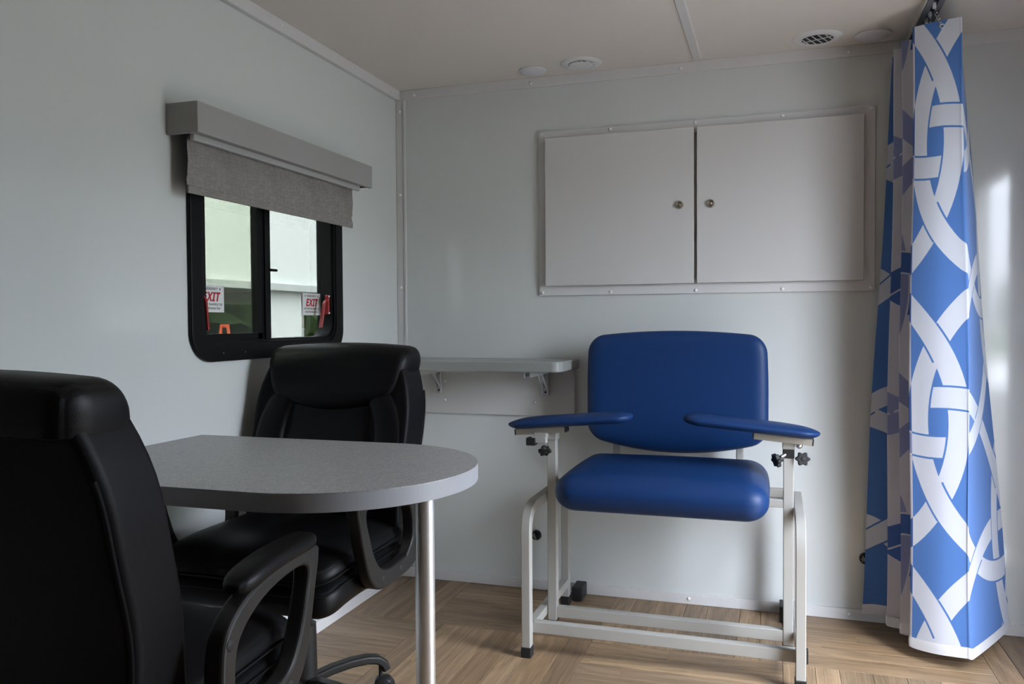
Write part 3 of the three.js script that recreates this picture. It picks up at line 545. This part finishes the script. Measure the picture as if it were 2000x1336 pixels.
  for (let j = 0; j <= NV; j++) for (let i = 0; i <= NU; i++) {
    const s = j / NV, k = s ** 0.9, a = A[i], b = B[i], wav = 0.006 * Math.sin(s * 7 + i * 0.11) * s * (1 - s) * 4;
    pos.push(a.x + (b.x - a.x) * k + wav, YT + (YB + 0.006 * Math.sin(i * 0.16) - YT) * s, a.z + (b.z - a.z) * k);
    uv.push(len[i] - LENS[0] + 0.96, YT + (YB - YT) * s - LENS[1] + 0.425);
  }
  for (let j = 0; j < NV; j++) for (let i = 0; i < NU; i++) { const a = j * (NU + 1) + i; idx.push(a, a + NU + 1, a + 1, a + 1, a + NU + 1, a + NU + 2); }
  const g = new THREE.BufferGeometry(); g.setAttribute('position', new THREE.Float32BufferAttribute(pos, 3)); g.setAttribute('uv', new THREE.Float32BufferAttribute(uv, 2)); g.setIndex(idx); g.computeVertexNormals();
  const layer = (e) => { const q = g.clone(), p = q.attributes.position; for (let j = 0; j <= NV; j++) for (let i = 0; i <= NU; i++) { const o = j * (NU + 1) + i, a = j * (NU + 1) + Math.max(0, i - 1), b = j * (NU + 1) + Math.min(NU, i + 1), tx_ = pos[3 * b] - pos[3 * a], tz = pos[3 * b + 2] - pos[3 * a + 2], L = Math.hypot(tx_, tz) || 1; p.setXYZ(o, pos[3 * o] + tz / L * e, pos[3 * o + 1], pos[3 * o + 2] - tx_ / L * e); } q.computeVertexNormals(); return q; };
  const hp = [], hx = [];                                                        // the turned up hem, a little outside the cloth
  for (let j = 0; j <= 2; j++) for (let i = 0; i <= NU; i++) { const o = NV * (NU + 1) + i, a = NV * (NU + 1) + Math.max(0, i - 1), b = NV * (NU + 1) + Math.min(NU, i + 1), dx = pos[3 * b] - pos[3 * a], dz = pos[3 * b + 2] - pos[3 * a + 2], L = Math.hypot(dx, dz), e = j === 1 ? -0.0035 : -0.002; hp.push(pos[3 * o] + dz / L * e, pos[3 * o + 1] + [0.030, 0.014, -0.004][j], pos[3 * o + 2] - dx / L * e); }
  for (let j = 0; j < 2; j++) for (let i = 0; i < NU; i++) { const a = j * (NU + 1) + i; hx.push(a, a + NU + 1, a + 1, a + 1, a + NU + 1, a + NU + 2); }
  const hg = new THREE.BufferGeometry(); hg.setAttribute('position', new THREE.Float32BufferAttribute(hp, 3)); hg.setIndex(hx); hg.computeVertexNormals();
  const cu = thing('curtain', 'blue and white ring patterned curtain gathered beside the cupboard wall', 'curtain');
  mesh('cloth', layer(-0.0007), cloth, cu);
  mesh('cloth_reverse', layer(0.0007), reverse, cu).userData.label = 'pale reverse of the print';
  mesh('hem', boxUV(hg), hemM, cu);
  const hang = (x, z, y0) => { const hk = mesh('hook_chain', [torusAt(x, y0, z), rod(V(x - 0.002, y0, z + 0.001), V(1.962, H - 0.045, z - 0.004), 0.0011, 6), ...every(0, 5, 1).map((i) => new THREE.SphereGeometry(0.0026, 8, 6).translate(x + (1.96 - x) * (i + 1) / 6, y0 + 0.012 + (H - 0.024 - y0 - 0.012) * i / 5, z))], M.steel, cu); mesh('glider', rbox(1.955, 1.965, H - 0.030, H - 0.012, z - 0.006, z + 0.006, 0.002), M.whitePlastic, hk); };
  const torusAt = (x, y, z) => new THREE.TorusGeometry(0.006, 0.0022, 8, 20).translate(x, y, z);
  hang(1.981, 0.3745, 1.945); hang(1.97, 0.30, 1.945); hang(1.965, 0.24, 1.945); hang(1.965, 0.17, 1.945); hang(1.96, 0.10, 1.945);
}

// ------------------------------------------------------------------ outside
{
  const GY = -0.45;
  const gravel = dataTex(256, 256, (u, v) => { const k = 0.5 + 0.3 * (nC(u * 128, v * 128) - 0.5) + 0.2 * (nB(u * 16, v * 16) - 0.5); return [k, k * 0.98, k * 0.94]; }, { srgb: true, repeat: [0.5, 0.5] });
  const turf = dataTex(256, 256, (u, v) => { const k = 0.30 + 0.2 * (nC(u * 256, v * 256) - 0.5) + 0.12 * (nB(u * 16, v * 16) - 0.5); return [k * 0.85, k * 1.05, k * 0.6]; }, { srgb: true, repeat: [0.25, 0.25] });
  structure('ground', box(-60, 14, GY - 0.2, GY, -60, 16.98), std(lin(0.36, 0.36, 0.35), 0.95, { map: gravel }), 'dark grey gravel yard outside the trailer', 'ground');
  structure('road', box(-60, 60, GY - 0.2, GY + 0.01, 17, 30), std(lin(0.62, 0.61, 0.58), 0.9), 'pale concrete road crossing beyond the yard', 'road');
  structure('lawn', box(14.02, 140, GY - 0.2, GY, -60, 16.98), std(lin(1, 1, 1), 0.95, { map: turf }), 'green lawn opposite the doorway', 'lawn');
  structure('field', box(-60, 140, GY - 0.2, GY, 30.02, 140), std(lin(1, 1, 1), 0.95, { map: turf }), 'green field beyond the road', 'field');
  const rnd = R0(5), leaf = std(lin(0.07, 0.11, 0.04), 0.9), bark = std(lin(0.10, 0.07, 0.05), 0.9);
  const crown = (s) => { const g = new THREE.IcosahedronGeometry(1, 4), p = g.attributes.position, v = V(0, 0, 0); for (let i = 0; i < p.count; i++) { v.fromBufferAttribute(p, i); const k = 0.72 + 0.5 * nA(v.x * 2.2 + s + 9, v.y * 2.2 + v.z * 1.7 + 9); p.setXYZ(i, v.x * k, v.y * k, v.z * k); } g.computeVertexNormals(); return clean(g); };
  const tree = (x, z, h, r, label, group) => {
    const t = thing('tree', label, 'tree', [x, GY, z], rnd() * 6, group);
    mesh('trunk', cyl(0.2, h * 0.5, 10, 0.12).translate(0, h * 0.25, 0), bark, t);
    mesh('crown', crown(x * 3.1 + z).scale(r, h * 0.46, r).translate(0, h * 0.56, 0), leaf, t);
  };
  for (let i = 0; i < 7; i++) tree(38 + rnd() * 3, -16 + i * 7, 4.6 + rnd() * 1.2, 2.9, 'broad green tree in the row on the lawn opposite the doorway', 'tree row on the lawn');
  for (let i = 0; i < 7; i++) tree(-2 + i * 7.2, 62 + rnd() * 6, 4.0 + rnd() * 1.2, 2.9, 'round green tree in the row across the field', 'tree row across the field');
  // white building opposite the window
  const white = std(lin(0.80, 0.82, 0.80), 0.6);
  const b = thing('white_building', 'white clad building outside the window, raised over an open bay', 'building');
  mesh('upper_wall', [box(-9.5, -4.0, 1.475, 5.2, -14, 4)], white, b);
  mesh('gutter', rbox(-4.0, -3.93, 1.44, 1.53, -14, 4, 0.01), std(lin(0.55, 0.57, 0.56), 0.5), b);
  mesh('lower_panel', box(-4.12, -4.05, GY, 1.44, -5.66, -4.98), white, b);
  for (const [x, z] of [[-9.3, -13.8], [-9.3, 3.8], [-4.3, 3.8], [-4.3, -13.8]]) mesh('post', box(x - 0.1, x + 0.1, GY, 1.475, z - 0.1, z + 0.1), white, b);
  structure('grass_verge', box(-60, -9.8, GY - 0.19, GY + 0.01, -60, 16.9), std(lin(1, 1, 1), 0.95, { map: turf }), 'green verge behind the white building', 'lawn');
  const bush = (x, z, h, label) => { const t = thing('shrub', label, 'shrub', [x, GY, z]); mesh('foliage', crown(x * 7 + z).scale(h * 0.5, h * 0.55, h * 0.5).translate(0, h * 0.5, 0), std(lin(0.06, 0.10, 0.05), 0.9), t); mesh('stem', cyl(0.03, 0.5, 8).translate(0, 0.2, 0), bark, t); };
  bush(-5.9, -5.2, 1.25, 'low dark green shrub in the open bay outside the window');
  bush(-6.2, -6.9, 1.45, 'taller dark green shrub deep in the open bay outside the window');
  for (let i = 0; i < 8; i++) tree(-13 - rnd() * 1.0, -20 + i * 3.4, 3.6 + rnd(), 1.55, 'dense green tree in the row behind the white building', 'tree row behind the building');
  const ld = thing('step_ladder', 'small orange step ladder outside the window', 'ladder', [-3.62, GY, -3.62], 0.55);
  const or = std(lin(0.75, 0.09, 0.02), 0.5);
  for (const s of [-1, 1]) { mesh('rail', sweep([V(s * 0.030, 1.49, 0.012), V(s * 0.20, 0, 0.30)], V(0.99, 0.12 * s, 0).normalize(), 0.022, 0.03, 0.003), or, ld); mesh('rear_rail', sweep([V(s * 0.030, 1.49, -0.012), V(s * 0.20, 0, -0.30)], V(0.99, 0.12 * s, 0).normalize(), 0.022, 0.03, 0.003), or, ld); }
  for (let i = 1; i < 5; i++) { const y = i * 0.3, k = 1 - y / 1.49; mesh('step', rbox(-0.028 - 0.168 * k, 0.028 + 0.168 * k, y - 0.012, y + 0.012, 0.02 + 0.28 * k - 0.04, 0.02 + 0.28 * k + 0.03, 0.003), or, ld); }
  mesh('top_cap', rbox(-0.042, 0.042, 1.478, 1.51, -0.03, 0.03, 0.005), or, ld);
}

renderer.render(scene, camera);
